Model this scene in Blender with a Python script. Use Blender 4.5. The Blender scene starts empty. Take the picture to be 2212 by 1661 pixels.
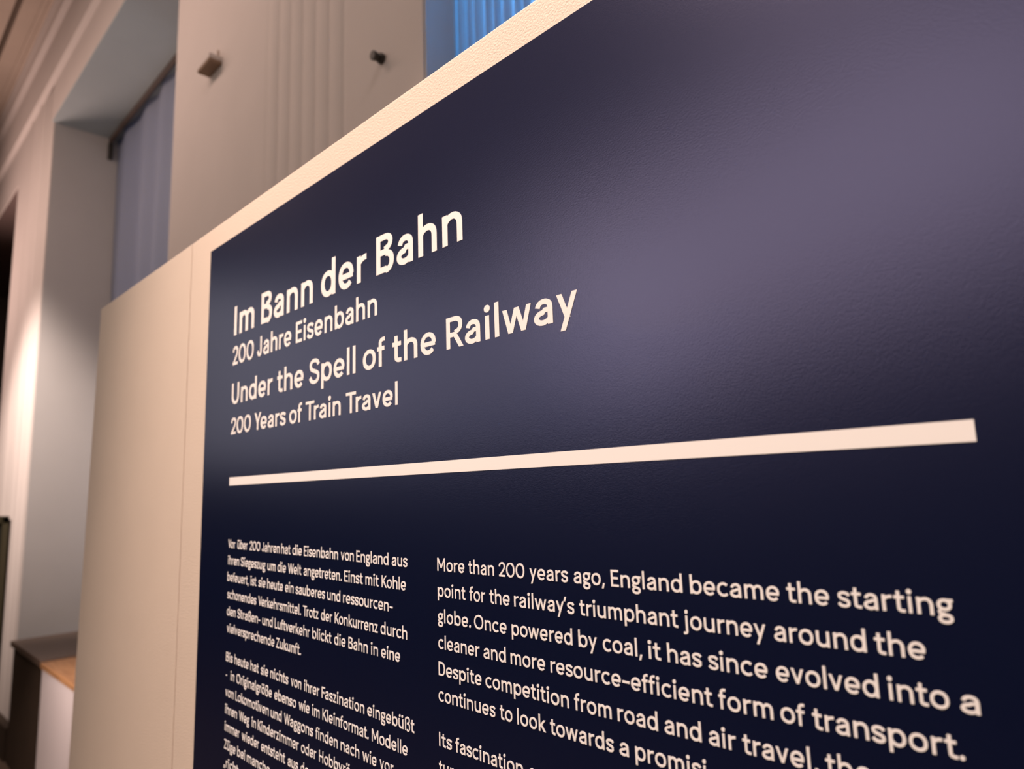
import bpy, math
from mathutils import Matrix, Vector

# ------------------------------------------------------------------ camera, world, lights, exposure
sc = bpy.context.scene
COL = sc.collection
EYE = 1.60            # camera height; world x runs along the partition, y is depth into it, z is up
D = 0.45              # camera to the face of the printed partition

FPX = 1475.0
RC = ((0.70719463, 0.03275554, 0.70625974),
      (-0.12921421, 0.98808989, 0.08355875),
      (-0.6951111, -0.1503511, 0.70300434))   # rows: camera right / down / forward in (x, -z, y)


def w3(r):
    return Vector((r[0], r[2], -r[1]))


cam_d = bpy.data.cameras.new('camera')
cam_d.sensor_width = 36.0
cam_d.lens = 36.0 * FPX / 2212.0
cam_d.clip_start = 0.02
cam_d.clip_end = 100
cam = bpy.data.objects.new('camera', cam_d)
COL.objects.link(cam)
ax, ay, az = w3(RC[0]), -w3(RC[1]), -w3(RC[2])
cam.matrix_world = Matrix(((ax.x, ay.x, az.x, 0), (ax.y, ay.y, az.y, 0), (ax.z, ay.z, az.z, EYE), (0, 0, 0, 1)))
cam_d.dof.use_dof = True
cam_d.dof.focus_distance = 0.66
cam_d.dof.aperture_fstop = 5.0
sc.camera = cam

sc.view_settings.view_transform = 'Standard'
sc.view_settings.look = 'None'
sc.view_settings.gamma = 1.0
sc.view_settings.exposure = 0.0
sc.view_settings.use_curve_mapping = False

world = bpy.data.worlds.new('dusk_sky')
sc.world = world
world.use_nodes = True
bg = world.node_tree.nodes['Background']
bg.inputs[0].default_value = (0.10, 0.30, 0.75, 1)
bg.inputs[1].default_value = 0.6



def lamp(name, kind, loc, aim, power, color, roll=0.0, **kw):
    d = bpy.data.lights.new(name, kind)
    d.energy = power
    d.color = color
    for k, v in kw.items():
        setattr(d, k, v)
    o = bpy.data.objects.new(name, d)
    o.location = loc
    q = (Vector(aim) - Vector(loc)).to_track_quat('-Z', 'Y')
    o.rotation_euler = (q.to_matrix() @ Matrix.Rotation(math.radians(roll), 3, 'Z')).to_euler()
    COL.objects.link(o)
    return o


lamp('track_spotlight', 'SPOT', (-0.90, -0.80, EYE + 3.1), (-0.60, D, EYE - 0.05), 1030, (1.0, 0.75, 0.62),
     spot_size=math.radians(48), spot_blend=1.0, shadow_soft_size=0.10)
lamp('soft_panel', 'AREA', (-1.20, -2.5, EYE + 1.36), (-0.30, D, EYE + 0.22), 19.5, (1.0, 0.79, 0.66), roll=15, shape='RECTANGLE', size=2.9, size_y=1.15)  # added area light, tilted to shape the sheen across the print
lamp('soft_panel_left', 'AREA', (-4.3, -2.5, EYE + 1.05), (-0.8, D, EYE + 0.15), 12.5, (1.0, 0.93, 0.84), roll=4, shape='RECTANGLE', size=3.9, size_y=1.4)  # second added area light, carries the sheen on to the left
lamp('wall_washer', 'SPOT', (-5.0, -0.5, EYE + 2.6), (-6.15, 1.0, EYE + 0.25), 960, (1.0, 0.80, 0.71),
     spot_size=math.radians(41), spot_blend=1.0, shadow_soft_size=0.15)
lamp('hall_light', 'AREA', (-4.2, -0.2, EYE + 2.6), (-4.2, 1.0, EYE + 1.0), 36, (1.0, 0.71, 0.60), shape='RECTANGLE', size=4.5, size_y=0.3)  # unseen fill strip added to brighten the back wall
lamp('hall_light_right', 'AREA', (0.6, -0.3, EYE + 3.2), (-0.9, 1.1, EYE + 1.2), 16, (1.0, 0.82, 0.76), shape='RECTANGLE', size=1.2, size_y=0.3)  # unseen fill added to light the right curtain from the front
lamp('uplight', 'SPOT', (-8.3, -0.35, EYE + 0.9), (-6.2, 1.0, EYE + 2.6), 420, (1.0, 0.70, 0.61),  # unseen spot added to brighten cornice and ceiling
     spot_size=math.radians(80), spot_blend=0.9, shadow_soft_size=0.9)
lamp('counter_light', 'SPOT', (-3.7, 0.28, 1.35), (-4.40, 0.95, 0.40), 75, (1.0, 0.74, 0.66),  # unseen spot added to brighten the counter front
     spot_size=math.radians(52), spot_blend=0.8, shadow_soft_size=0.12)
lamp('window_daylight', 'AREA', (-0.58, 1.34, 3.16), (-0.90, 1.10, 2.84), 75, (0.10, 0.56, 1.0), shape='RECTANGLE', size=0.30, size_y=0.2)  # small blue lamp added close behind the curtain in place of daylight
lamp('bay_daylight', 'AREA', (-3.9, 1.60, 3.0), (-4.6, 1.30, 2.9), 3, (0.80, 0.85, 0.95), shape='RECTANGLE', size=1.6, size_y=2.4)


# ------------------------------------------------------------------ materials
def mat(name, color, rough=0.6, spec=0.4, noise=0.0, scale=20.0, bump=0.0, bscale=200.0, stretch=None, color2=None):
    m = bpy.data.materials.new(name)
    m.use_nodes = True
    nt = m.node_tree
    b = nt.nodes['Principled BSDF']
    b.inputs['Roughness'].default_value = rough
    b.inputs['Specular IOR Level'].default_value = spec
    b.inputs['Base Color'].default_value = (*color, 1)
    tc = nt.nodes.new('ShaderNodeTexCoord')
    vec = tc.outputs['Object']
    if stretch:
        mp = nt.nodes.new('ShaderNodeMapping')
        mp.inputs['Scale'].default_value = stretch
        nt.links.new(vec, mp.inputs['Vector'])
        vec = mp.outputs['Vector']
    if noise or color2:
        n = nt.nodes.new('ShaderNodeTexNoise')
        n.inputs['Scale'].default_value = scale
        n.inputs['Detail'].default_value = 5
        nt.links.new(vec, n.inputs['Vector'])
        r = nt.nodes.new('ShaderNodeValToRGB')
        lo = color2 if color2 else tuple(c * (1 - noise) for c in color)
        hi = color if color2 else tuple(min(1, c * (1 + noise)) for c in color)
        r.color_ramp.elements[0].color = (*lo, 1)
        r.color_ramp.elements[1].color = (*hi, 1)
        r.color_ramp.elements[0].position = 0.3
        r.color_ramp.elements[1].position = 0.7
        nt.links.new(n.outputs['Fac'], r.inputs['Fac'])
        nt.links.new(r.outputs['Color'], b.inputs['Base Color'])
    if bump:
        n2 = nt.nodes.new('ShaderNodeTexNoise')
        n2.inputs['Scale'].default_value = bscale
        n2.inputs['Detail'].default_value = 4
        nt.links.new(vec, n2.inputs['Vector'])
        bp = nt.nodes.new('ShaderNodeBump')
        bp.inputs['Strength'].default_value = bump
        bp.inputs['Distance'].default_value = 0.002
        nt.links.new(n2.outputs['Fac'], bp.inputs['Height'])
        nt.links.new(bp.outputs['Normal'], b.inputs['Normal'])
    return m


M_PART = mat('partition_paint', (0.73, 0.625, 0.535), 0.6, 0.3, noise=0.015, scale=8, bump=0.35, bscale=420)
M_PRINT = mat('navy_print', (0.0016, 0.0050, 0.025), 0.25, 1.0, bump=0.06, bscale=900)
M_PRINT.node_tree.nodes['Principled BSDF'].inputs['Specular Tint'].default_value = (0.55, 0.56, 1.0, 1)
M_PRINT.node_tree.nodes['Principled BSDF'].inputs['IOR'].default_value = 1.75
M_VINYL = mat('white_vinyl', (0.95, 0.94, 0.93), 0.5, 0.3)
M_WALL = mat('hall_plaster', (0.62, 0.56, 0.525), 0.7, 0.3, noise=0.02, scale=4)
M_FAR = mat('dim_hall_paint', (0.13, 0.11, 0.10), 0.8, 0.2, noise=0.03, scale=3)  # unseen walls darkened to weaken their reflection in the print
M_SOFFIT = mat('soffit_grey_paint', (0.41, 0.465, 0.475), 0.7, 0.3, noise=0.04, scale=2.2)  # cool light from the window is painted into this grey
M_JAMB = mat('reveal_grey_paint', (0.50, 0.485, 0.465), 0.7, 0.3, noise=0.02, scale=4)
M_CEIL = mat('ceiling_tan', (0.42, 0.34, 0.28), 0.8, 0.2, noise=0.04, scale=3)
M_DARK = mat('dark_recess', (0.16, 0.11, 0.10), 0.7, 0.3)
M_FLOOR = mat('dark_floor', (0.16, 0.12, 0.09), 0.5, 0.4, noise=0.15, scale=6)
M_RAIL = mat('brown_rail', (0.07, 0.045, 0.035), 0.5, 0.4)
M_OLIVE = mat('olive_frame', (0.035, 0.030, 0.014), 0.6, 0.3)
M_BLACKISH = mat('picture_print', (0.012, 0.012, 0.010), 0.5, 0.3)
M_BROWN = mat('brown_plinth', (0.040, 0.027, 0.018), 0.6, 0.3, noise=0.1, scale=12)
M_PLTOP = mat('plinth_top', (0.12, 0.085, 0.065), 0.5, 0.4)
M_WOOD = mat('oak', (0.50, 0.28, 0.13), 0.5, 0.4, color2=(0.30, 0.15, 0.065), scale=9, stretch=(0.6, 9, 6))
M_WHITE = mat('counter_white', (0.66, 0.62, 0.62), 0.5, 0.4)
M_TAN = mat('tan_metal', (0.27, 0.18, 0.12), 0.6, 0.3)
M_KNOB = mat('dark_metal', (0.035, 0.03, 0.024), 0.5, 0.5)
M_WFRAME = mat('window_frame_grey', (0.35, 0.35, 0.36), 0.5, 0.4)


def curtain_mat():
    m = bpy.data.materials.new('curtain_fabric')
    m.use_nodes = True
    nt = m.node_tree
    nt.nodes.clear()
    out = nt.nodes.new('ShaderNodeOutputMaterial')
    mix = nt.nodes.new('ShaderNodeMixShader')
    d = nt.nodes.new('ShaderNodeBsdfDiffuse')
    t = nt.nodes.new('ShaderNodeBsdfTranslucent')
    tc = nt.nodes.new('ShaderNodeTexCoord')
    n = nt.nodes.new('ShaderNodeTexNoise')
    n.inputs['Scale'].default_value = 300
    r = nt.nodes.new('ShaderNodeValToRGB')
    r.color_ramp.elements[0].color = (0.38, 0.41, 0.47, 1)
    r.color_ramp.elements[1].color = (0.46, 0.49, 0.55, 1)
    nt.links.new(tc.outputs['Object'], n.inputs['Vector'])
    nt.links.new(n.outputs['Fac'], r.inputs['Fac'])
    nt.links.new(r.outputs['Color'], d.inputs['Color'])
    t.inputs['Color'].default_value = (0.5, 0.55, 0.65, 1)
    mix.inputs['Fac'].default_value = 0.45
    nt.links.new(d.outputs[0], mix.inputs[1])
    nt.links.new(t.outputs[0], mix.inputs[2])
    nt.links.new(mix.outputs[0], out.inputs['Surface'])
    return m


def glass_mat():
    m = bpy.data.materials.new('window_glass')
    m.use_nodes = True
    b = m.node_tree.nodes['Principled BSDF']
    b.inputs['Transmission Weight'].default_value = 1.0
    b.inputs['Roughness'].default_value = 0.02
    b.inputs['IOR'].default_value = 1.05
    b.inputs['Base Color'].default_value = (0.95, 0.97, 1, 1)
    return m


M_CURT = curtain_mat()
M_GLASS = glass_mat()


# ------------------------------------------------------------------ mesh helpers
class MB:
    def __init__(self):
        self.v, self.f, self.mi = [], [], []

    def quad(self, a, b, c, d, mi=0):
        i = len(self.v)
        self.v += [a, b, c, d]
        self.f.append((i, i + 1, i + 2, i + 3))
        self.mi.append(mi)

    def box(self, x0, x1, y0, y1, z0, z1, mi=0):
        i = len(self.v)
        self.v += [(x0, y0, z0), (x1, y0, z0), (x1, y1, z0), (x0, y1, z0), (x0, y0, z1), (x1, y0, z1), (x1, y1, z1), (x0, y1, z1)]
        for q in ((0, 3, 2, 1), (4, 5, 6, 7), (0, 1, 5, 4), (1, 2, 6, 5), (2, 3, 7, 6), (3, 0, 4, 7)):
            self.f.append(tuple(i + k for k in q))
            self.mi.append(mi)

    def prism_x(self, prof, x0, x1):
        """profile of (y, z) points swept along x"""
        i, n = len(self.v), len(prof)
        self.v += [(x0, p[0], p[1]) for p in prof] + [(x1, p[0], p[1]) for p in prof]
        for k in range(n):
            self.f.append((i + k, i + (k + 1) % n, i + n + (k + 1) % n, i + n + k))
            self.mi.append(0)
        self.f.append(tuple(i + k for k in range(n)))
        self.f.append(tuple(i + n + k for k in reversed(range(n))))
        self.mi += [0, 0]

    def prism_z(self, prof, z0, z1):
        """profile of (x, y) points swept along z"""
        i, n = len(self.v), len(prof)
        self.v += [(p[0], p[1], z0) for p in prof] + [(p[0], p[1], z1) for p in prof]
        for k in range(n):
            self.f.append((i + k, i + (k + 1) % n, i + n + (k + 1) % n, i + n + k))
            self.mi.append(0)
        self.f.append(tuple(i + k for k in reversed(range(n))))
        self.f.append(tuple(i + n + k for k in range(n)))
        self.mi += [0, 0]

    def tube(self, p0, p1, r0, r1, n=20):
        p0, p1 = Vector(p0), Vector(p1)
        d = (p1 - p0).normalized()
        a = d.orthogonal().normalized()
        b = d.cross(a)
        i = len(self.v)
        for p, r in ((p0, r0), (p1, r1)):
            for k in range(n):
                t = 2 * math.pi * k / n
                self.v.append(tuple(p + (a * math.cos(t) + b * math.sin(t)) * r))
        for k in range(n):
            self.f.append((i + k, i + (k + 1) % n, i + n + (k + 1) % n, i + n + k))
            self.mi.append(0)
        self.f.append(tuple(i + k for k in reversed(range(n))))
        self.f.append(tuple(i + n + k for k in range(n)))
        self.mi += [0, 0]

    def build(self, name, mats, parent=None, bevel=0.0, smooth=False, origin=None):
        me = bpy.data.meshes.new(name)
        o0 = Vector(origin) if origin else Vector((0, 0, 0))
        me.from_pydata([tuple(Vector(p) - o0) for p in self.v], [], self.f)
        if not isinstance(mats, (list, tuple)):
            mats = [mats]
        for m in mats:
            me.materials.append(m)
        for p, k in zip(me.polygons, self.mi):
            p.material_index = k
            p.use_smooth = smooth
        me.update()
        ob = bpy.data.objects.new(name, me)
        COL.objects.link(ob)
        ob.location = o0
        if parent:
            ob.parent = parent
            ob.location = o0 - parent.location
        if bevel:
            bv = ob.modifiers.new('edge', 'BEVEL')
            bv.width = bevel
            bv.segments = 2
            bv.limit_method = 'ANGLE'
        return ob


def structure(o):
    o['kind'] = 'structure'
    return o


def thing(o, label, cat, group=None):
    o['label'] = label
    o['category'] = cat
    if group:
        o['group'] = group
    return o


def empty(name, loc):
    o = bpy.data.objects.new(name, None)
    o.location = loc
    o.empty_display_size = 0.1
    COL.objects.link(o)
    return o


def Z(v):
    return EYE + v


# ------------------------------------------------------------------ room shell
TOP = EYE + 3.75
b = MB(); b.box(-11, 4.2, -4.2, 2.2, -0.1, 0.0); structure(b.build('floor', M_FLOOR))
b = MB()
b.box(-11, 4.2, -4.2, 0.735, TOP, TOP + 0.2)
b.box(-11, 4.2, 0.775, 2.0, TOP, TOP + 0.2)
b.box(-11, 4.2, 0.735, 0.775, TOP + 0.12, TOP + 0.2)
b.box(-11, 4.2, 0.88, 0.91, TOP - 0.012, TOP)
for x in (-8.45, 0.2, 2.6):                      # down-stand beams across the bays
    b.box(x - 1.2, x, -4.2, 0.70, TOP - 0.10, TOP)
structure(b.build('ceiling', M_CEIL))
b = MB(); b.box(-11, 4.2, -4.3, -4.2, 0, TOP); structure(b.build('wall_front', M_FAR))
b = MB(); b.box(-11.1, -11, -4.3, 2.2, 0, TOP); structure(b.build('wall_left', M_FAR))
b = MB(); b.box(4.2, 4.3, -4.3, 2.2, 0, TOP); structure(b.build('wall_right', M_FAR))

# back wall with its bays: pilasters, headers, parapets
YF, YW = 1.0, 1.50          # wall face, window plane
SOF = Z(2.845)
back = structure(empty('wall_back', (-3.0, YF, 0)))
b = MB()
# wide pilaster with a reeded centre field
xs0, xs1 = -2.16, -1.655
prof = [(-3.10, 1.75), (-3.10, YF), (xs0 - 0.02, YF)]
nre = 6
pw = (xs1 - xs0) / nre
for k in range(nre):
    for j in range(9):
        t = j / 8
        prof.append((xs0 + pw * (k + t), YF + 0.003 - 0.009 * math.sin(math.pi * t) ** 0.7))
prof += [(xs1 + 0.02, YF), (-1.27, YF), (-1.27, 1.75)]
b.prism_z(prof, 0, TOP)
structure(b.build('pilaster', M_WALL, back))
b = MB()
# narrower pilaster at the far end, with stepped edge mouldings
prof = [(-6.95, 1.75), (-6.95, YF), (-6.56, YF), (-6.51, YF - 0.006), (-6.46, YF), (-6.24, YF), (-6.18, YF - 0.006),
        (-6.12, YF), (-5.98, YF), (-5.96, YF + 0.006), (-5.88, YF + 0.006), (-5.86, YF + 0.012), (-5.76, YF + 0.014), (-5.76, 1.75)]
b.prism_z(prof, 0, TOP)
structure(b.build('pilaster', M_WALL, back))
b = MB()
b.box(-11, -6.95, YF, 1.75, Z(2.75), TOP)         # header, end bay
b.box(-5.76, -3.10, YF, 1.75, SOF, TOP)           # header, seen bay
b.box(-1.27, 4.2, YF, 1.75, SOF, TOP)             # header, curtain bay
structure(b.build('header', M_WALL, back))
b = MB()
b.box(-5.76, -3.10, 1.46, 1.75, 0, Z(-0.95))      # parapets under the windows
b.box(-1.27, 4.2, 1.46, 1.75, 0, Z(-0.95))
b.box(-11, -6.95, 1.70, 1.75, 0, Z(2.75))
structure(b.build('parapet', M_WALL, back))

# painted reveals of the seen bay
b = MB()
b.box(-5.758, -5.748, YF + 0.02, 1.46, 0, SOF)
structure(b.build('trim_1', M_JAMB))
b = MB()
b.box(-5.748, -3.10, YF + 0.002, 1.46, SOF - 0.012, SOF)
structure(b.build('trim_5', M_SOFFIT))
b = MB()
b.box(-1.27, -1.262, YF + 0.004, 1.40, 0, SOF)
structure(b.build('trim_2', M_JAMB))
# dark lining of the end bay
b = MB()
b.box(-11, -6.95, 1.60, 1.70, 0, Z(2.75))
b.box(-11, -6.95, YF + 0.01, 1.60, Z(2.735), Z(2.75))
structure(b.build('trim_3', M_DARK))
b = MB()
b.box(-6.95, -5.57, 0.955, YF, 0, 0.20)
structure(b.build('baseboard_back', M_BROWN))
# fascia band and fillet above the bays
b = MB()
P = [(YF, Z(3.14)), (YF - 0.030, Z(3.17)), (YF - 0.030, Z(3.50)), (YF - 0.012, Z(3.52)), (YF - 0.012, Z(3.56)), (YF - 0.045, Z(3.60)), (YF - 0.045, Z(3.67)), (YF - 0.06, TOP), (YF, TOP)]
b.prism_x(P, -11, 4.2)
structure(b.build('trim_4', M_WALL))


def window(n, x0, x1, z0, z1, y):
    r = empty('window_%d' % n, ((x0 + x1) / 2, y, z0))
    structure(r)
    f = MB()
    for a, c in ((x0, x0 + 0.07), (x1 - 0.07, x1), ((x0 + x1) / 2 - 0.035, (x0 + x1) / 2 + 0.035)):
        f.box(a, c, y - 0.03, y + 0.03, z0, z1)
    f.box(x0, x1, y - 0.03, y + 0.03, z0, z0 + 0.07)
    f.box(x0, x1, y - 0.03, y + 0.03, z1 - 0.07, z1)
    f.box(x0, x1, y - 0.02, y + 0.02, (z0 + z1) / 2 - 0.03, (z0 + z1) / 2 + 0.03)
    structure(f.build('window_frame', M_WFRAME, r))
    g = MB()
    g.box(x0 + 0.06, x1 - 0.06, y - 0.004, y + 0.004, z0 + 0.06, z1 - 0.06)
    structure(g.build('window_pane', M_GLASS, r))


window(1, -5.76, -3.10, Z(-0.95), SOF, 1.66)
window(2, -1.27, 4.2, Z(-0.95), SOF, 1.66)


# ------------------------------------------------------------------ curtains
def curtain(x0, x1, y, z0, z1, fold, amp, seed=0.0, gather=0.35):
    m = MB()
    n = max(24, int((x1 - x0) / fold * 14))
    nz = 12
    th = 0.004
    pts = []
    for i in range(n + 1):
        x = x0 + (x1 - x0) * i / n
        ph = 2 * math.pi * (x - x0) / fold
        yy = amp * (math.sin(ph + 0.5 * math.sin(ph * 0.37 + seed)) + 0.35 * math.sin(ph * 0.53 + seed * 2.1))
        pts.append((x, yy))
    for off in (0, th):
        for k in range(nz + 1):
            z = z0 + (z1 - z0) * k / nz
            s = 1.0 - gather * k / nz
            for x, yy in pts:
                m.v.append((x, y + yy * s + off, z))
    W = n + 1
    base = W * (nz + 1)
    for k in range(nz):
        for i in range(n):
            a = k * W + i
            m.f.append((a, a + 1, a + W + 1, a + W))
            m.f.append((base + a, base + a + W, base + a + W + 1, base + a + 1))
    for k in range(nz):
        for i in (0, n):
            a = k * W + i
            m.f.append((a, a + W, base + a + W, base + a))
    for i in range(n):
        for k in (0, nz):
            a = k * W + i
            m.f.append((a, base + a, base + a + 1, a + 1))
    m.mi = [0] * len(m.f)
    return m


cm = curtain(-5.745, -3.105, 1.440, 0.75, SOF - 0.006, 0.40, 0.050, 0.6, 0.78)
o = cm.build('curtain', M_CURT, smooth=True, origin=(-4.4, 1.435, 0.75))
thing(o, 'grey drape in soft wide folds hanging in the deep window bay at left', 'curtain')
cm = curtain(-1.262, 1.6, 1.10, 0.75, SOF - 0.004, 0.034, 0.007, 1.7)
o = cm.build('curtain', M_CURT, smooth=True, origin=(0.2, 1.10, 0.75))
thing(o, 'narrow pleated curtain lit bright blue above the printed partition', 'curtain')

r = empty('curtain_rail', (-4.4, 1.39, SOF - 0.04))
thing(r, 'dark brown curtain rail under the soffit of the left window bay', 'curtain rail')
m = MB(); m.box(-5.745, -3.105, 1.380, 1.398, SOF - 0.060, SOF - 0.013); m.build('rail', M_RAIL, r, bevel=0.003)
m = MB(); m.box(-5.747, -5.705, 1.375, 1.405, SOF - 0.19, SOF - 0.060); m.build('end_bracket', M_KNOB, r, bevel=0.003)

# ------------------------------------------------------------------ small fittings on the wide pilaster
r = empty('wall_box', (-2.63, YF, Z(1.74)))
thing(r, 'small tan-bottomed box fixed to the wall left of the reeds', 'wall box')
m = MB(); m.box(-2.690, -2.568, YF - 0.052, YF, Z(1.735), Z(1.756)); m.build('housing', M_WALL, r, bevel=0.003)
m = MB(); m.box(-2.690, -2.568, YF - 0.052, YF - 0.001, Z(1.721), Z(1.735)); m.build('base_plate', M_TAN, r, bevel=0.003)
m = MB(); m.tube((-2.580, YF - 0.012, Z(1.756)), (-2.580, YF - 0.012, Z(1.785)), 0.004, 0.004, 10); m.build('stub', M_TAN, r)
r = empty('round_fitting', (-1.45, YF, Z(1.184)))
thing(r, 'dark round fitting on the wall between the reeds and the blue curtain', 'fitting')
m = MB(); m.tube((-1.450, YF, Z(1.184)), (-1.450, YF - 0.012, Z(1.184)), 0.015, 0.015); m.build('rosette', M_KNOB, r, bevel=0.002)
m = MB(); m.tube((-1.450, YF - 0.012, Z(1.184)), (-1.450, YF - 0.034, Z(1.182)), 0.010, 0.014); m.build('head', M_KNOB, r, bevel=0.003)

# ------------------------------------------------------------------ furniture at lower left
r = empty('display_plinth', (-5.1, 1.15, 0))
thing(r, 'tall dark brown plinth with overhanging top below the left window', 'plinth')
m = MB(); m.box(-5.53, -4.725, 0.965, 1.36, 0, Z(-0.900)); m.build('body', M_BROWN, r, bevel=0.004)
m = MB(); m.box(-5.56, -4.715, 0.95, 1.365, Z(-0.900), Z(-0.865)); m.build('top', M_PLTOP, r, bevel=0.004)
r = empty('counter', (-4.3, 1.2, 0))
thing(r, 'pale counter with light oak top between dark plinth and partition', 'counter')
m = MB(); m.box(-4.71, -3.3, 0.960, 1.36, 0, Z(-0.905)); m.build('body', M_WHITE, r, bevel=0.003)
m = MB(); m.box(-4.712, -3.29, 0.95, 1.365, Z(-0.905), Z(-0.875)); m.build('worktop', M_WOOD, r, bevel=0.003)
r = empty('wall_picture', (-6.6, YF, Z(-1.4)))
thing(r, 'dark picture in olive frame hanging on the far left pilaster', 'picture')
m = MB()
x0, x1, z0, z1 = -6.92, -6.12, Z(-1.50), Z(-0.08)
m.box(x0, x1, YF - 0.05, YF - 0.016, z1 - 0.05, z1); m.box(x0, x1, YF - 0.05, YF - 0.016, z0, z0 + 0.05)
m.box(x0, x0 + 0.05, YF - 0.05, YF - 0.016, z0, z1); m.box(x1 - 0.05, x1, YF - 0.05, YF - 0.016, z0, z1)
m.build('frame', M_OLIVE, r, bevel=0.003)
m = MB(); m.box(x0 + 0.04, x1 - 0.04, YF - 0.035, YF - 0.016, z0 + 0.04, z1 - 0.04); m.build('print', M_BLACKISH, r)

# ------------------------------------------------------------------ printed partition
UT, UL, US = 1.0385 * D, -4.165 * D, -2.815 * D
PT = 0.10
r = structure(empty('wall_partition', (0, D, 0)))
m = MB(); m.box(UL, US - 0.0018, D, D + PT, 0, Z(UT)); m.v = [(x + 0.043 * (z - Z(-0.05)) if x < US - 0.1 else x, y, z) for x, y, z in m.v]; structure(m.build('end_board', M_PART, r, bevel=0.0015))
m = MB(); m.box(US + 0.0018, 1.8, D, D + PT, 0, Z(UT)); structure(m.build('main_board', M_PART, r, bevel=0.0015))
m = MB(); m.box(US - 0.004, US + 0.004, D + 0.004, D + PT - 0.004, 0, Z(UT) - 0.003); structure(m.build('seam_filler', M_TAN, r))

panel = empty('text_panel', (-0.2, D, Z(-0.6)))
thing(panel, 'dark navy exhibition text panel with white lettering on the cream partition', 'sign')
PX0, PX1, PZ0, PZ1 = -2.607 * D, 0.62, Z(-0.85), Z(0.9475 * D)
m = MB(); m.box(PX0, PX1, D - 0.0015, D - 0.0003, PZ0, PZ1); m.build('printed_sheet', M_PRINT, panel)
YT = D - 0.0015          # face of the sheet
TT = 0.00035             # vinyl thickness
m = MB(); m.prism_x([(YT - TT, Z(0.0383 * D)), (YT, Z(0.0383 * D)), (YT, Z(0.0655 * D)), (YT - TT, Z(0.0655 * D))], -2.372 * D, -0.188 * D); m.v = [(x, y, z - 0.0016 * (x + 0.188 * D)) for x, y, z in m.v]; m.build('divider_bar', M_VINYL, panel)


# ------------------------------------------------------------------ lettering: a monoline grotesque drawn from strokes (cap height = 1)
XH, ASC, DESC, OV = 0.72, 1.045, -0.29, 0.012


def arc(cx, cy, rx, ry, a0, a1, n=None, e=2.15):
    n = n or max(4, int(abs(a1 - a0) / 13))
    P = []
    for i in range(n + 1):
        a = math.radians(a0 + (a1 - a0) * i / n)
        c, s = math.cos(a), math.sin(a)
        P.append((cx + rx * math.copysign(abs(c) ** (2 / e), c), cy + ry * math.copysign(abs(s) ** (2 / e), s)))
    return P


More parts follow.
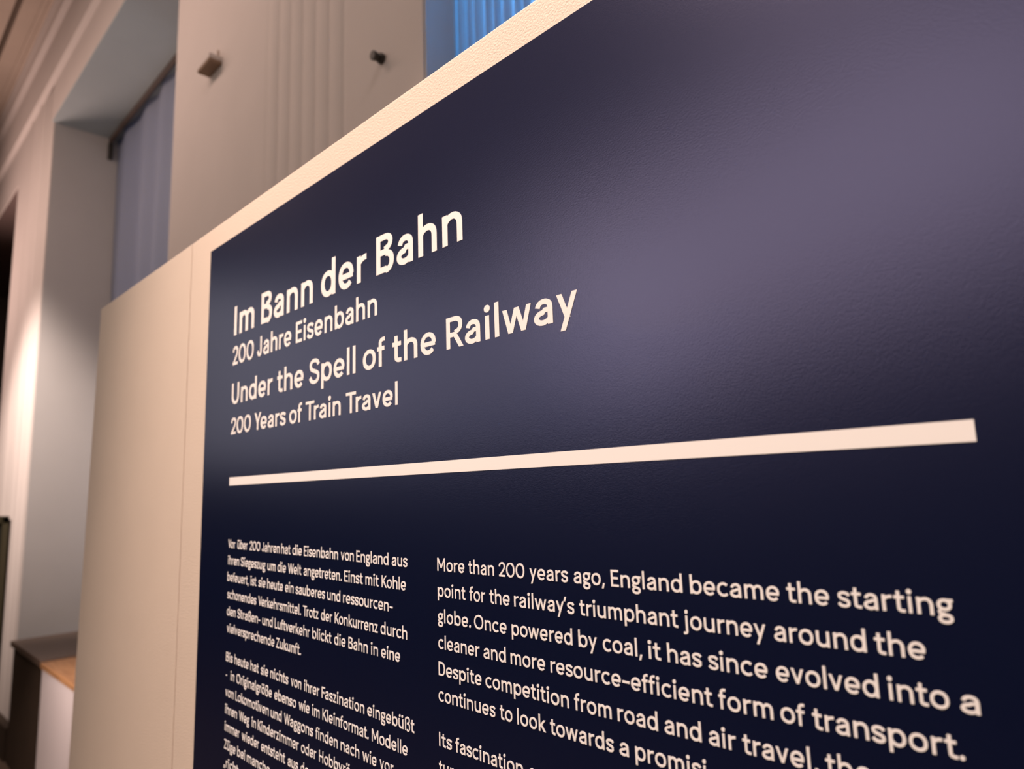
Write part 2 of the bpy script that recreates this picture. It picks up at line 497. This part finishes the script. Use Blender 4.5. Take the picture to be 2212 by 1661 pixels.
def glyphs(w, h):
    """w, h: thickness of upright and level strokes. glyph -> (strokes, ink width, lsb, rsb); a stroke is (points, [width factors])"""
    s, t = w / 2, h / 2
    G = {}
    SB, RB, DB = 0.100, 0.058, 0.030      # side bearings: straight, round, diagonal

    def S(*pts):
        return (list(pts), None)

    def ell(cx, cy, rx, ry):
        return (arc(cx, cy, rx, ry, 90, 450, 30), None)

    def hump(x0, x1, y_in=0.40, top=XH + OV):
        P = [(x0, y_in)] + arc((x0 + x1) / 2 + 0.01, y_in + 0.02, (x1 - x0) / 2 - 0.01, top - t - y_in - 0.02, 178, 0, 13) + [(x1, 0)]
        F = [0.55, 0.6, 0.65, 0.75, 0.88] + [1] * (len(P) - 5)
        return (P, F)

    def bowl_l(x1, wdt):                   # round of d, q, a-like to the left of a stem
        return ell(wdt / 2, XH / 2, wdt / 2 - s, XH / 2 + OV - t)

    dot_r = 0.118 * (w / 0.17) ** 0.5

    def dot(cx, cy, rr=None):
        rr = rr or dot_r
        return ('disc', cx, cy, rr)

    O_W, N_W = 0.735, 0.655
    G['o'] = ([ell(O_W / 2, XH / 2, O_W / 2 - s, XH / 2 + OV - t)], O_W, RB, RB)
    G['ö'] = (G['o'][0] + [dot(O_W / 2 - 0.165, 0.935), dot(O_W / 2 + 0.165, 0.935)], O_W, RB, RB)
    G['c'] = ([(arc(0.36, XH / 2, 0.36 - s, XH / 2 + OV - t, 44, 316, 22), None)], 0.655, RB, 0.035)
    ex = 0.70
    G['e'] = ([(arc(ex / 2, XH / 2, ex / 2 - s, XH / 2 + OV - t, 0, 318, 25), None), S((s * 0.9, XH / 2 - 0.02), (ex - s * 0.35, XH / 2 - 0.02))], ex, RB, RB)
    G['n'] = ([S((s, 0), (s, XH)), hump(s, N_W - s)], N_W, SB, SB - 0.008)
    G['h'] = ([S((s, 0), (s, ASC)), hump(s, N_W - s)], N_W, SB, SB - 0.008)
    mw = 1.02
    G['m'] = ([S((s, 0), (s, XH)), hump(s, mw / 2 + 0.005), hump(mw / 2, mw - s)], mw, SB, SB - 0.008)
    G['r'] = ([S((s, 0), (s, XH)), ([(s, 0.40)] + arc(0.40, 0.42, 0.40 - s, XH - t - 0.42 + 0.004, 178, 92, 7) + [(0.425, XH - t + 0.004)],
              [0.55, 0.62, 0.7, 0.85] + [1] * 6)], 0.425, SB, 0.022)
    u = N_W
    G['u'] = ([S((u - s, 0), (u - s, XH)), ([(s, XH)] + arc(u / 2 - 0.01, 0.30, u / 2 - s - 0.01, 0.30 + OV - t, 180, 358, 13) + [(u - s, 0.32)],
              [1] * 11 + [0.88, 0.75, 0.65, 0.6, 0.55])], u, SB - 0.008, SB)
    G['ü'] = (G['u'][0] + [dot(u / 2 - 0.165, 0.935), dot(u / 2 + 0.165, 0.935)], u, SB - 0.008, SB)
    dw = 0.72
    G['d'] = ([ell(dw / 2 - 0.012, XH / 2, dw / 2 - s - 0.012, XH / 2 + OV - t), S((dw - s, 0), (dw - s, ASC))], dw, RB, SB)
    G['b'] = ([S((s, 0), (s, ASC)), ell(dw / 2 + 0.012, XH / 2, dw / 2 - s - 0.012, XH / 2 + OV - t)], dw, SB, RB)
    G['p'] = ([S((s, DESC), (s, XH)), ell(dw / 2 + 0.012, XH / 2, dw / 2 - s - 0.012, XH / 2 + OV - t)], dw, SB, RB)
    aw = 0.625
    a_top = ([(0.045 + s, 0.50)] + arc(0.045 + (aw - 0.045) / 2, 0.47, (aw - 0.045) / 2 - s, XH + OV - t - 0.47, 160, 0, 12)[0:] + [(aw - s, 0)], None)
    a_bowl = ([(aw - s, 0.415)] + [(0.36, 0.41)] + arc(0.30, 0.205, 0.30 - s, 0.205 + OV - t, 90, 270, 14, 2.0) +
              arc(0.30, 0.27, aw - s - 0.31, 0.27 + OV - t, 275, 352, 6, 2.0), [0.85, 0.95] + [1] * 15 + [1, 0.97, 0.9, 0.8, 0.7, 0.6, 0.5])
    G['a'] = ([a_top, a_bowl], aw, RB, SB - 0.005)
    G['ä'] = (G['a'][0] + [dot(aw / 2 - 0.165, 0.935), dot(aw / 2 + 0.165, 0.935)], aw, RB, SB - 0.005)
    iw = 2 * dot_r
    G['i'] = ([S((iw / 2, 0), (iw / 2, XH)), dot(iw / 2, 0.93)], iw, SB - 0.03, SB - 0.03)
    G['l'] = ([S((s, 0), (s, ASC))], w, SB, SB)
    jx = 0.22
    G['j'] = ([([(0, DESC + t), (0.06, DESC + t)] + arc(jx - 0.17, DESC + 0.15, 0.17, 0.15 - t, 290, 360, 6) + [(jx, XH)], None), dot(jx, 0.93)], jx + dot_r, -0.02, SB - 0.03)
    tx = 0.19
    G['t'] = ([([(tx, 0.93), (tx, 0.20)] + arc(tx + 0.17, 0.17, 0.17, 0.17 - t, 180, 268, 7) + [(0.455, t)], None), S((0, XH - t), (0.44, XH - t))], 0.455, 0.03, 0.03)
    fx = 0.17
    G['f'] = ([([(fx, 0), (fx, 0.85)] + arc(fx + 0.18, 0.85, 0.18, ASC - t - 0.85, 180, 92, 7) + [(0.425, ASC - t)], None), S((0, XH - t), (0.40, XH - t))], 0.425, 0.03, 0.015)
    G['s'] = ([([(0.545 - 0.02, 0.545)] + arc(0.285, 0.545, 0.235 - s * 0.3, XH + OV - t - 0.545, 25, 180, 9) + [(0.09, 0.47), (0.17, 0.40), (0.29, 0.363), (0.41, 0.325), (0.495, 0.26)]
                + arc(0.285, 0.20, 0.245 - s * 0.3, 0.20 + OV - t, 0, -160, 10)[1:] + [(0.035, 0.19)], None)], 0.56, 0.045, 0.045)
    kx = 0.62
    G['k'] = ([S((s, 0), (s, ASC)), S((s, 0.27), (kx - w * 0.62, XH)), S((0.24, 0.38), (kx - w * 0.55, 0))], kx, SB, 0.01)
    for ch, vw in (('v', 0.66),):
        G[ch] = ([S((w * 0.55, XH), (vw / 2, 0.02)), S((vw / 2, 0.02), (vw - w * 0.55, XH))], vw, DB, DB)
    ww = 1.03
    G['w'] = ([S((w * 0.50, XH), (0.285, 0.0)), S((0.285, 0.0), (ww / 2, XH)), S((ww / 2, XH), (ww - 0.285, 0.0)), S((ww - 0.285, 0.0), (ww - w * 0.50, XH))], ww, DB, DB)
    yw = 0.67
    G['y'] = ([S((w * 0.55, XH), (yw / 2 + 0.005, 0.045)), S((yw - w * 0.55, XH), (0.185, DESC))], yw, DB, DB)
    zw = 0.53
    G['z'] = ([S((0.02, XH - t), (zw - 0.02, XH - t)), S((zw - w * 0.62, XH - t), (w * 0.62, t)), S((0, t), (zw, t))], zw, 0.05, 0.05)
    gw = 0.64
    G['g'] = ([ell(0.30, 0.475, 0.29 - s, 0.245 + OV - t), S((0.40, XH - t), (gw, XH - t)), ([(0.14, 0.275), (0.085, 0.20), (0.09, 0.14), (0.16, 0.105), (0.30, 0.09)], [0.7, 0.85, 0.9, 0.95, 1]),
               ell(0.305, -0.105, 0.30 - s, 0.195 - t + 0.02)], gw, 0.045, 0.015)
    bw = 0.66
    G['ß'] = ([([(s, 0), (s, 0.76)] + arc(0.32, 0.78, 0.32 - s, 1.06 - t - 0.78, 180, 0, 12) + [(0.61 - s, 0.70), (0.53 - s, 0.60), (0.42, 0.535)], None),
               ([(0.26, 0.545), (0.40, 0.545)] + arc(0.38, 0.27, 0.28 - s, 0.275, 78, -90, 12) + [(0.22, t - OV)], None)], bw, SB, RB)
    # capitals
    G['I'] = ([S((s, 0), (s, 1))], w, SB + 0.01, SB + 0.01)
    G['E'] = ([S((s, 0), (s, 1)), S((s, t), (0.58, t)), S((s, 0.51), (0.53, 0.51)), S((s, 1 - t), (0.58, 1 - t))], 0.58, SB + 0.01, 0.05)
    G['F'] = ([S((s, 0), (s, 1)), S((s, 0.49), (0.52, 0.49)), S((s, 1 - t), (0.57, 1 - t))], 0.57, SB + 0.01, 0.02)
    G['L'] = ([S((s, 0), (s, 1)), S((s, t), (0.54, t))], 0.54, SB + 0.01, 0.02)
    G['H'] = ([S((s, 0), (s, 1)), S((0.78 - s, 0), (0.78 - s, 1)), S((s, 0.51), (0.78 - s, 0.51))], 0.78, SB + 0.01, SB + 0.01)
    G['T'] = ([S((0.40, 0), (0.40, 1)), S((0, 1 - t), (0.80, 1 - t))], 0.80, 0.03, 0.0)
    G['B'] = ([S((s, 0), (s, 1)), ([(s, 1 - t), (0.36, 1 - t)] + arc(0.36, 0.765, 0.31 - s, 0.235 - t, 86, -86, 12) + [(0.36, 0.53), (s, 0.53)], None),
               ([(s, 0.53), (0.40, 0.53)] + arc(0.40, 0.265, 0.32 - s, 0.265 - t * 0.6, 86, -86, 14) + [(0.40, t), (s, t)], None)], 0.72, SB + 0.01, 0.055)
    G['R'] = ([S((s, 0), (s, 1)), ([(s, 1 - t), (0.38, 1 - t)] + arc(0.38, 0.715, 0.32 - s, 0.285 - t, 86, -86, 13) + [(0.38, 0.43), (s, 0.43)], None), S((0.37, 0.43), (0.72 - w * 0.52, 0))],
              0.72, SB + 0.01, 0.02)
    G['D'] = ([S((s, 0), (s, 1)), ([(s, 1 - t), (0.36, 1 - t)] + arc(0.36, 0.5, 0.40 - s, 0.5 - t, 88, -88, 20) + [(0.36, t), (s, t)], None)], 0.76, SB + 0.01, RB)
    G['K'] = ([S((s, 0), (s, 1)), S((s, 0.36), (0.74 - w * 0.62, 1)), S((0.28, 0.50), (0.75 - w * 0.58, 0))], 0.75, SB + 0.01, 0.01)
    G['M'] = ([S((s, 0), (s, 1)), S((0.96 - s, 0), (0.96 - s, 1)), S((s * 1.1, 0.98), (0.48, 0.24)), S((0.48, 0.24), (0.96 - s * 1.1, 0.98))], 0.96, SB + 0.01, SB + 0.01)
    G['O'] = ([ell(0.50, 0.5, 0.50 - s, 0.5 + OV - t)], 1.0, RB, RB)
    G['S'] = ([([(0.65, 0.74)] + arc(0.36, 0.755, 0.29 - s * 0.3, 0.245 + OV - t, 15, 180, 11) + [(0.115, 0.64), (0.20, 0.56), (0.36, 0.505), (0.53, 0.445), (0.635, 0.36)]
                + arc(0.36, 0.265, 0.305 - s * 0.3, 0.265 + OV - t, 8, -165, 12)[1:] + [(0.045, 0.26)], None)], 0.70, 0.05, 0.05)
    G['U'] = ([([(s, 1)] + arc(0.37, 0.36, 0.37 - s, 0.36 + OV - t, 180, 360, 16) + [(0.74 - s, 1)], None)], 0.74, SB, SB)
    G['J'] = ([([(s * 0.6, 0.27)] + arc(0.265, 0.26, 0.24 - s, 0.26 + OV - t, 195, 360, 11) + [(0.265 + 0.24 - s, 1)], None)], 0.51, 0.03, SB)
    G['V'] = ([S((w * 0.53, 1), (0.41, 0.02)), S((0.41, 0.02), (0.82 - w * 0.53, 1))], 0.82, 0.015, -0.03)
    G['Y'] = ([S((w * 0.55, 1), (0.39, 0.40)), S((0.78 - w * 0.55, 1), (0.39, 0.40)), S((0.39, 0), (0.39, 0.45))], 0.78, 0.015, -0.03)
    G['W'] = ([S((w * 0.53, 1), (0.33, 0)), S((0.33, 0), (0.60, 1)), S((0.60, 1), (0.87, 0)), S((0.87, 0), (1.20 - w * 0.53, 1))], 1.20, 0.015, -0.01)
    G['Z'] = ([S((0.03, 1 - t), (0.68, 1 - t)), S((0.68 - w * 0.6, 1 - t), (w * 0.6, t)), S((0, t), (0.70, t))], 0.70, 0.05, 0.04)
    G['0'] = ([ell(0.43, 0.5, 0.43 - s, 0.5 + OV - t)], 0.86, RB, RB)
    G['2'] = ([([(s * 0.7, 0.69)] + arc(0.32, 0.715, 0.30 - s * 0.6, 0.285 + OV - t, 180, 0, 14)[1:] + [(0.59 - s * 0.5, 0.62), (0.52 - s * 0.4, 0.50), (w * 0.5, t)], None), S((0, t), (0.64, t))], 0.64, 0.05, 0.05)
    # marks
    pr = dot_r * 0.92
    G['.'] = ([dot(pr, pr - 0.01, pr)], 2 * pr, 0.05, 0.05)
    G[','] = ([S((0.155, 0.15), (0.055, -0.17))], 0.24, 0.03, 0.04)
    G['„'] = ([S((0.155, 0.15), (0.055, -0.17)), S((0.395, 0.15), (0.295, -0.17))], 0.45, 0.03, 0.04)
    G["'"] = ([S((0.175, 1.03), (0.075, 0.74))], 0.25, 0.0, 0.0)
    G['-'] = ([S((0, 0.36), (0.43, 0.36))], 0.43, 0.06, 0.06)
    G['–'] = ([S((0, 0.36), (0.52, 0.36))], 0.52, 0.05, 0.05)
    return G


KERN = {('T', 'r'): -0.12, ('V', 'o'): -0.07, ('V', 'e'): -0.07, ('Y', 'e'): -0.09, ('W', 'e'): -0.03, ('W', 'a'): -0.04, ('F', 'a'): -0.06,
        ('K', 'o'): -0.04, ('r', 'a'): -0.02, ('L', 'u'): -0.01, ("y", "'"): -0.06, ("'", 's'): 0.0, ('r', 't'): 0.03, ('t', '.'): -0.02, ('r', '.'): -0.05}


def word_shape(word, G, w, h):
    """strokes of a word with its ink starting at 0; returns strokes and ink width"""
    x, out, prev = 0.0, [], None
    for i, ch in enumerate(word):
        st, gw, l, r = G[ch]
        if i:
            x += l + KERN.get((prev, ch), 0)
        for q in st:
            if q[0] == 'disc':
                out.append(('disc', q[1] + x, q[2], q[3]))
            else:
                out.append(([(p[0] + x, p[1]) for p in q[0]], q[1]))
        x += gw
        end = x
        x += r
        prev = ch
    return out, end


def ribbon(pts, fac, w, h):
    """left and right borders of a stroke; thickness goes from w (upright run) to h (level run)"""
    q = [pts[0]]
    f = [fac[0] if fac else 1]
    for i in range(1, len(pts)):
        if math.dist(pts[i], q[-1]) > 1e-4:
            q.append(pts[i])
            f.append(fac[min(i, len(fac) - 1)] if fac else 1)
    n = len(q)
    closed = n > 8 and math.dist(q[0], q[-1]) < 1e-3
    L, R_ = [], []
    for i in range(n):
        if closed and i in (0, n - 1):
            a, c = q[-2], q[1]
        else:
            a, c = q[max(0, i - 1)], q[min(n - 1, i + 1)]
        tx, ty = c[0] - a[0], c[1] - a[1]
        d = math.hypot(tx, ty) or 1
        tx, ty = tx / d, ty / d
        k = 0.5 * f[i] * math.hypot(w * ty, h * tx)
        L.append((q[i][0] - ty * k, q[i][1] + tx * k))
        R_.append((q[i][0] + ty * k, q[i][1] - tx * k))
    # diagonals end level: trim straight slanted strokes to horizontal ends
    if n == 2:
        dx, dy = q[1][0] - q[0][0], q[1][1] - q[0][1]
        if abs(dx) > 1e-6 and abs(dy) > 1e-6 and abs(dy) > 0.2:
            sx = 0.5 * w * f[0] * 0.93 * math.hypot(dx, dy) / abs(dy)
            sg = -1 if dy > 0 else 1
            L = [(q[0][0] + sg * sx, q[0][1]), (q[1][0] + sg * sx, q[1][1])]
            R_ = [(q[0][0] - sg * sx, q[0][1]), (q[1][0] - sg * sx, q[1][1])]
    return L, R_


def add_strokes(mb, strokes, X, w, h, base, cap):
    """X maps glyph x to world x; height follows the printed baseline (v, at u, slope)"""
    v0, ur, sl = base

    def pt(x, y):
        X_ = X(x)
        return X_, Z((v0 + (X_ / D - ur) * sl + y * cap) * D)

    for si, st in enumerate(strokes):
        TT = 0.00030 + 0.000012 * (si % 9)      # overlapping strokes of one letter never share a plane
        if st[0] == 'disc':
            _, cx, cy, rr = st
            n = 18
            ring = [pt(cx + rr * math.cos(2 * math.pi * k / n), cy + rr * math.sin(2 * math.pi * k / n)) for k in range(n)]
            i = len(mb.v)
            mb.v += [(x, YT - TT, z) for x, z in ring] + [(x, YT, z) for x, z in ring]
            mb.f.append(tuple(i + k for k in range(n)))
            mb.mi.append(0)
            for k in range(n):
                mb.f.append((i + k, i + n + k, i + n + (k + 1) % n, i + (k + 1) % n))
                mb.mi.append(0)
            continue
        L, R_ = ribbon(st[0], st[1], w, h)
        n = len(L)
        i = len(mb.v)
        for y in (YT - TT, YT):
            mb.v += [(q[0], y, q[1]) for q in (pt(*p) for p in L)] + [(q[0], y, q[1]) for q in (pt(*p) for p in R_)]
        for k in range(n - 1):
            a, c, e, g = i + k, i + k + 1, i + n + k + 1, i + n + k
            mb.f.append((a, g, e, c))
            mb.f.append((a, c, c + 2 * n, a + 2 * n))
            mb.f.append((g, g + 2 * n, e + 2 * n, e))
            mb.mi += [0, 0, 0]
        for k in (0, n - 1):
            a, g = i + k, i + n + k
            mb.f.append((a, a + 2 * n, g + 2 * n, g))
            mb.mi.append(0)


# TEXT BEGIN: part, cap height, baseline, stroke weight, words with left and right ink edge (unit: D)
TEXT = [
    ('german_title', 0.1055, (0.5695, -1.8, 0), 0.175, [('Im', -2.3685, -2.2086), ('Bann', -2.1554, -1.8124), ('der', -1.7643, -1.5246), ('Bahn', -1.478, -1.1288)]),
    ('german_subtitle', 0.0662, (0.4623, -1.8, 0), 0.166, [('200', -2.3722, -2.2069), ('Jahre', -2.1802, -1.943), ('Eisenbahn', -1.914, -1.475)]),
    ('english_title', 0.0735, (0.3222, -1.8, -0.0012), 0.166, [('Under', -2.3717, -2.0633), ('the', -2.0313, -1.8626), ('Spell', -1.8278, -1.5779), ('of', -1.5417, -1.4402), ('the', -1.407, -1.2328), ('Railway', -1.1937, -0.8)]),
    ('english_subtitle', 0.057, (0.216, -1.8, -0.0025), 0.166, [('200', -2.3702, -2.215), ('Years', -2.1883, -1.9723), ('of', -1.9476, -1.8693), ('Train', -1.847, -1.6525), ('Travel', -1.6257, -1.3863)]),
    ('german_text', 0.0285, (-0.172, -1.85, -0.0082), 0.143, [('Vor', -2.3655, -2.3098), ('über', -2.2927, -2.2165), ('200', -2.2004, -2.1267), ('Jahren', -2.1128, -1.9952), ('hat', -1.9848, -1.9272), ('die', -1.9149, -1.8595), ('Eisenbahn', -1.8469, -1.6622), ('von', -1.648, -1.5851), ('England', -1.5727, -1.4292), ('aus', -1.4157, -1.3533)]),
    ('german_text', 0.0285, (-0.2262, -1.85, -0.0082), 0.143, [('ihren', -2.3635, -2.2776), ('Siegeszug', -2.2629, -2.0875), ('um', -2.0726, -2.0199), ('die', -2.0062, -1.9539), ('Welt', -1.9398, -1.8607), ('angetreten.', -1.8469, -1.6432), ('Einst', -1.6306, -1.5429), ('mit', -1.5302, -1.4719), ('Kohle', -1.4586, -1.3596)]),
    ('german_text', 0.0285, (-0.2806, -1.85, -0.0082), 0.143, [('befeuert,', -2.3653, -2.2018), ('ist', -2.1883, -2.1471), ('sie', -2.1313, -2.0849), ('heute', -2.0717, -1.9706), ('ein', -1.9563, -1.9055), ('sauberes', -1.8923, -1.7293), ('und', -1.7164, -1.6496), ('ressourcen-', -1.6358, -1.4131)]),
    ('german_text', 0.0285, (-0.337, -1.85, -0.0082), 0.143, [('schonendes', -2.3613, -2.1458), ('Verkehrsmittel.', -2.13, -1.8604), ('Trotz', -1.8479, -1.7623), ('der', -1.7481, -1.6897), ('Konkurrenz', -1.6768, -1.4765), ('durch', -1.4641, -1.356)]),
    ('german_text', 0.0285, (-0.3912, -1.85, -0.0082), 0.143, [('den', -2.3611, -2.2936), ('Straßen-', -2.2787, -2.1142), ('und', -2.099, -2.0311), ('Luftverkehr', -2.0172, -1.808), ('blickt', -1.7939, -1.6932), ('die', -1.6787, -1.6239), ('Bahn', -1.6091, -1.5202), ('in', -1.5061, -1.4759), ('eine', -1.4621, -1.3849)]),
    ('german_text', 0.0285, (-0.4453, -1.85, -0.0082), 0.143, [('vielversprechende', -2.3572, -2.0184), ('Zukunft.', -2.0062, -1.8575)]),
    ('german_text', 0.0285, (-0.5364, -1.85, -0.0082), 0.143, [('Bis', -2.358, -2.3071), ('heute', -2.292, -2.1889), ('hat', -2.1747, -2.118), ('sie', -2.1028, -2.0548), ('nichts', -2.0396, -1.9291), ('von', -1.9124, -1.8524), ('ihrer', -1.8364, -1.7537), ('Faszination', -1.7409, -1.5359), ('eingebüßt', -1.5227, -1.3323)]),
    ('german_text', 0.0285, (-0.5912, -1.85, -0.0082), 0.143, [('–', -2.3546, -2.3473), ('in', -2.3186, -2.2913), ('Originalgröße', -2.2741, -2.0284), ('ebenso', -2.0117, -1.8812), ('wie', -1.8644, -1.8056), ('im', -1.7912, -1.7511), ('Kleinformat.', -1.7361, -1.517), ('Modelle', -1.5029, -1.3585)]),
    ('german_text', 0.0285, (-0.6452, -1.85, -0.0082), 0.143, [('von', -2.3546, -2.2924), ('Lokomotiven', -2.2775, -2.0459), ('und', -2.0321, -1.9644), ('Waggons', -1.949, -1.7854), ('finden', -1.7711, -1.6593), ('nach', -1.6441, -1.558), ('wie', -1.5437, -1.4836), ('vor', -1.47, -1.4137)]),
    ('german_text', 0.0285, (-0.6985, -1.85, -0.0082), 0.143, [('ihren', -2.3541, -2.2634), ('Weg', -2.2467, -2.1741), ('in', -2.1569, -2.1285), ('Kinderzimmer', -2.115, -1.8629), ('oder', -1.8486, -1.7669), ('Hobbyrä', -1.7517, -1.6014)]),
    ('german_text', 0.0285, (-0.7515, -1.85, -0.0082), 0.143, [('immer', -2.3536, -2.2404), ('wieder', -2.2242, -2.1049), ('entsteht', -2.0906, -1.9401), ('aus', -1.9241, -1.8656), ('de', -1.8496, -1.8086)]),
    ('german_text', 0.0285, (-0.806, -1.85, -0.0082), 0.143, [('Züge', -2.3535, -2.2679), ('bei', -2.2534, -2.1976), ('manche', -2.1843, -2.0328)]),
    ('german_text', 0.0285, (-0.86, -1.85, -0.0082), 0.143, [('„richt', -2.3543, -2.244)]),
    ('english_text', 0.0285, (-0.1757, -0.75, 0.004), 0.143, [('More', -1.2404, -1.1478), ('than', -1.1347, -1.055), ('200', -1.0403, -0.9678), ('years', -0.954, -0.8559), ('ago,', -0.8416, -0.7697), ('England', -0.7564, -0.6138), ('became', -0.5997, -0.4538), ('the', -0.4429, -0.3836), ('starting', -0.3721, -0.2352)]),
    ('english_text', 0.0285, (-0.2315, -0.75, 0.004), 0.143, [('point', -1.2404, -1.1462), ('for', -1.1333, -1.0841), ('the', -1.0707, -1.0117), ("railway's", -0.9992, -0.844), ('triumphant', -0.8313, -0.6262), ('journey', -0.6163, -0.4791), ('around', -0.4668, -0.3416), ('the', -0.3309, -0.2715)]),
    ('english_text', 0.0285, (-0.287, -0.75, 0.004), 0.143, [('globe.', -1.2409, -1.131), ('Once', -1.1204, -1.023), ('powered', -1.0086, -0.8512), ('by', -0.837, -0.7943), ('coal,', -0.7815, -0.6986), ('it', -0.6872, -0.6627), ('has', -0.65, -0.5887), ('since', -0.5765, -0.4816), ('evolved', -0.4691, -0.3318), ('into', -0.3206, -0.2522), ('a', -0.2407, -0.2206)]),
    ('english_text', 0.0285, (-0.3425, -0.75, 0.004), 0.143, [('cleaner', -1.241, -1.1058), ('and', -1.0934, -1.0275), ('more', -1.0142, -0.9215), ('resource–efficient', -0.9079, -0.5744), ('form', -0.5639, -0.4785), ('of', -0.4675, -0.4325), ('transport.', -0.4221, -0.2424)]),
    ('english_text', 0.0285, (-0.3985, -0.75, 0.004), 0.143, [('Despite', -1.2415, -1.1017), ('competition', -1.0896, -0.8662), ('from', -0.8532, -0.7701), ('road', -0.7573, -0.6768), ('and', -0.6642, -0.5979), ('air', -0.5854, -0.5406), ('travel,', -0.5299, -0.4205), ('the', -0.4099, -0.3518)]),
    ('english_text', 0.0285, (-0.4523, -0.75, 0.004), 0.143, [('continues', -1.243, -1.0632), ('to', -1.0496, -1.0144), ('look', -1.0008, -0.9265), ('towards', -0.9147, -0.7695), ('a', -0.7574, -0.7381), ('promisi', -0.7247, -0.5935)]),
    ('english_text', 0.0285, (-0.545, -0.75, 0.004), 0.143, [('Its', -1.2438, -1.2011), ('fascination', -1.1888, -0.9898), ('a', -0.9741, -0.9577)]),
    ('english_text', 0.0285, (-0.601, -0.75, 0.004), 0.143, [('ture', -1.2453, -1.1764), ('t', -1.1546, -1.139)]),
]
# TEXT END


def letter(name, lines):
    mb = MB()
    for cap, base, weight, words in lines:
        h = weight * 0.90
        G = glyphs(weight, h)
        for word, u0, u1 in words:
            st, wd = word_shape(word, G, weight, h)
            k = (u1 - u0) / wd
            add_strokes(mb, st, lambda x, k=k, u0=u0: (u0 + x * k) * D, weight, h, base, cap)
    return mb.build(name + '_lettering', M_VINYL, panel)


for name in dict.fromkeys(x[0] for x in TEXT):
    letter(name, [x[1:] for x in TEXT if x[0] == name])
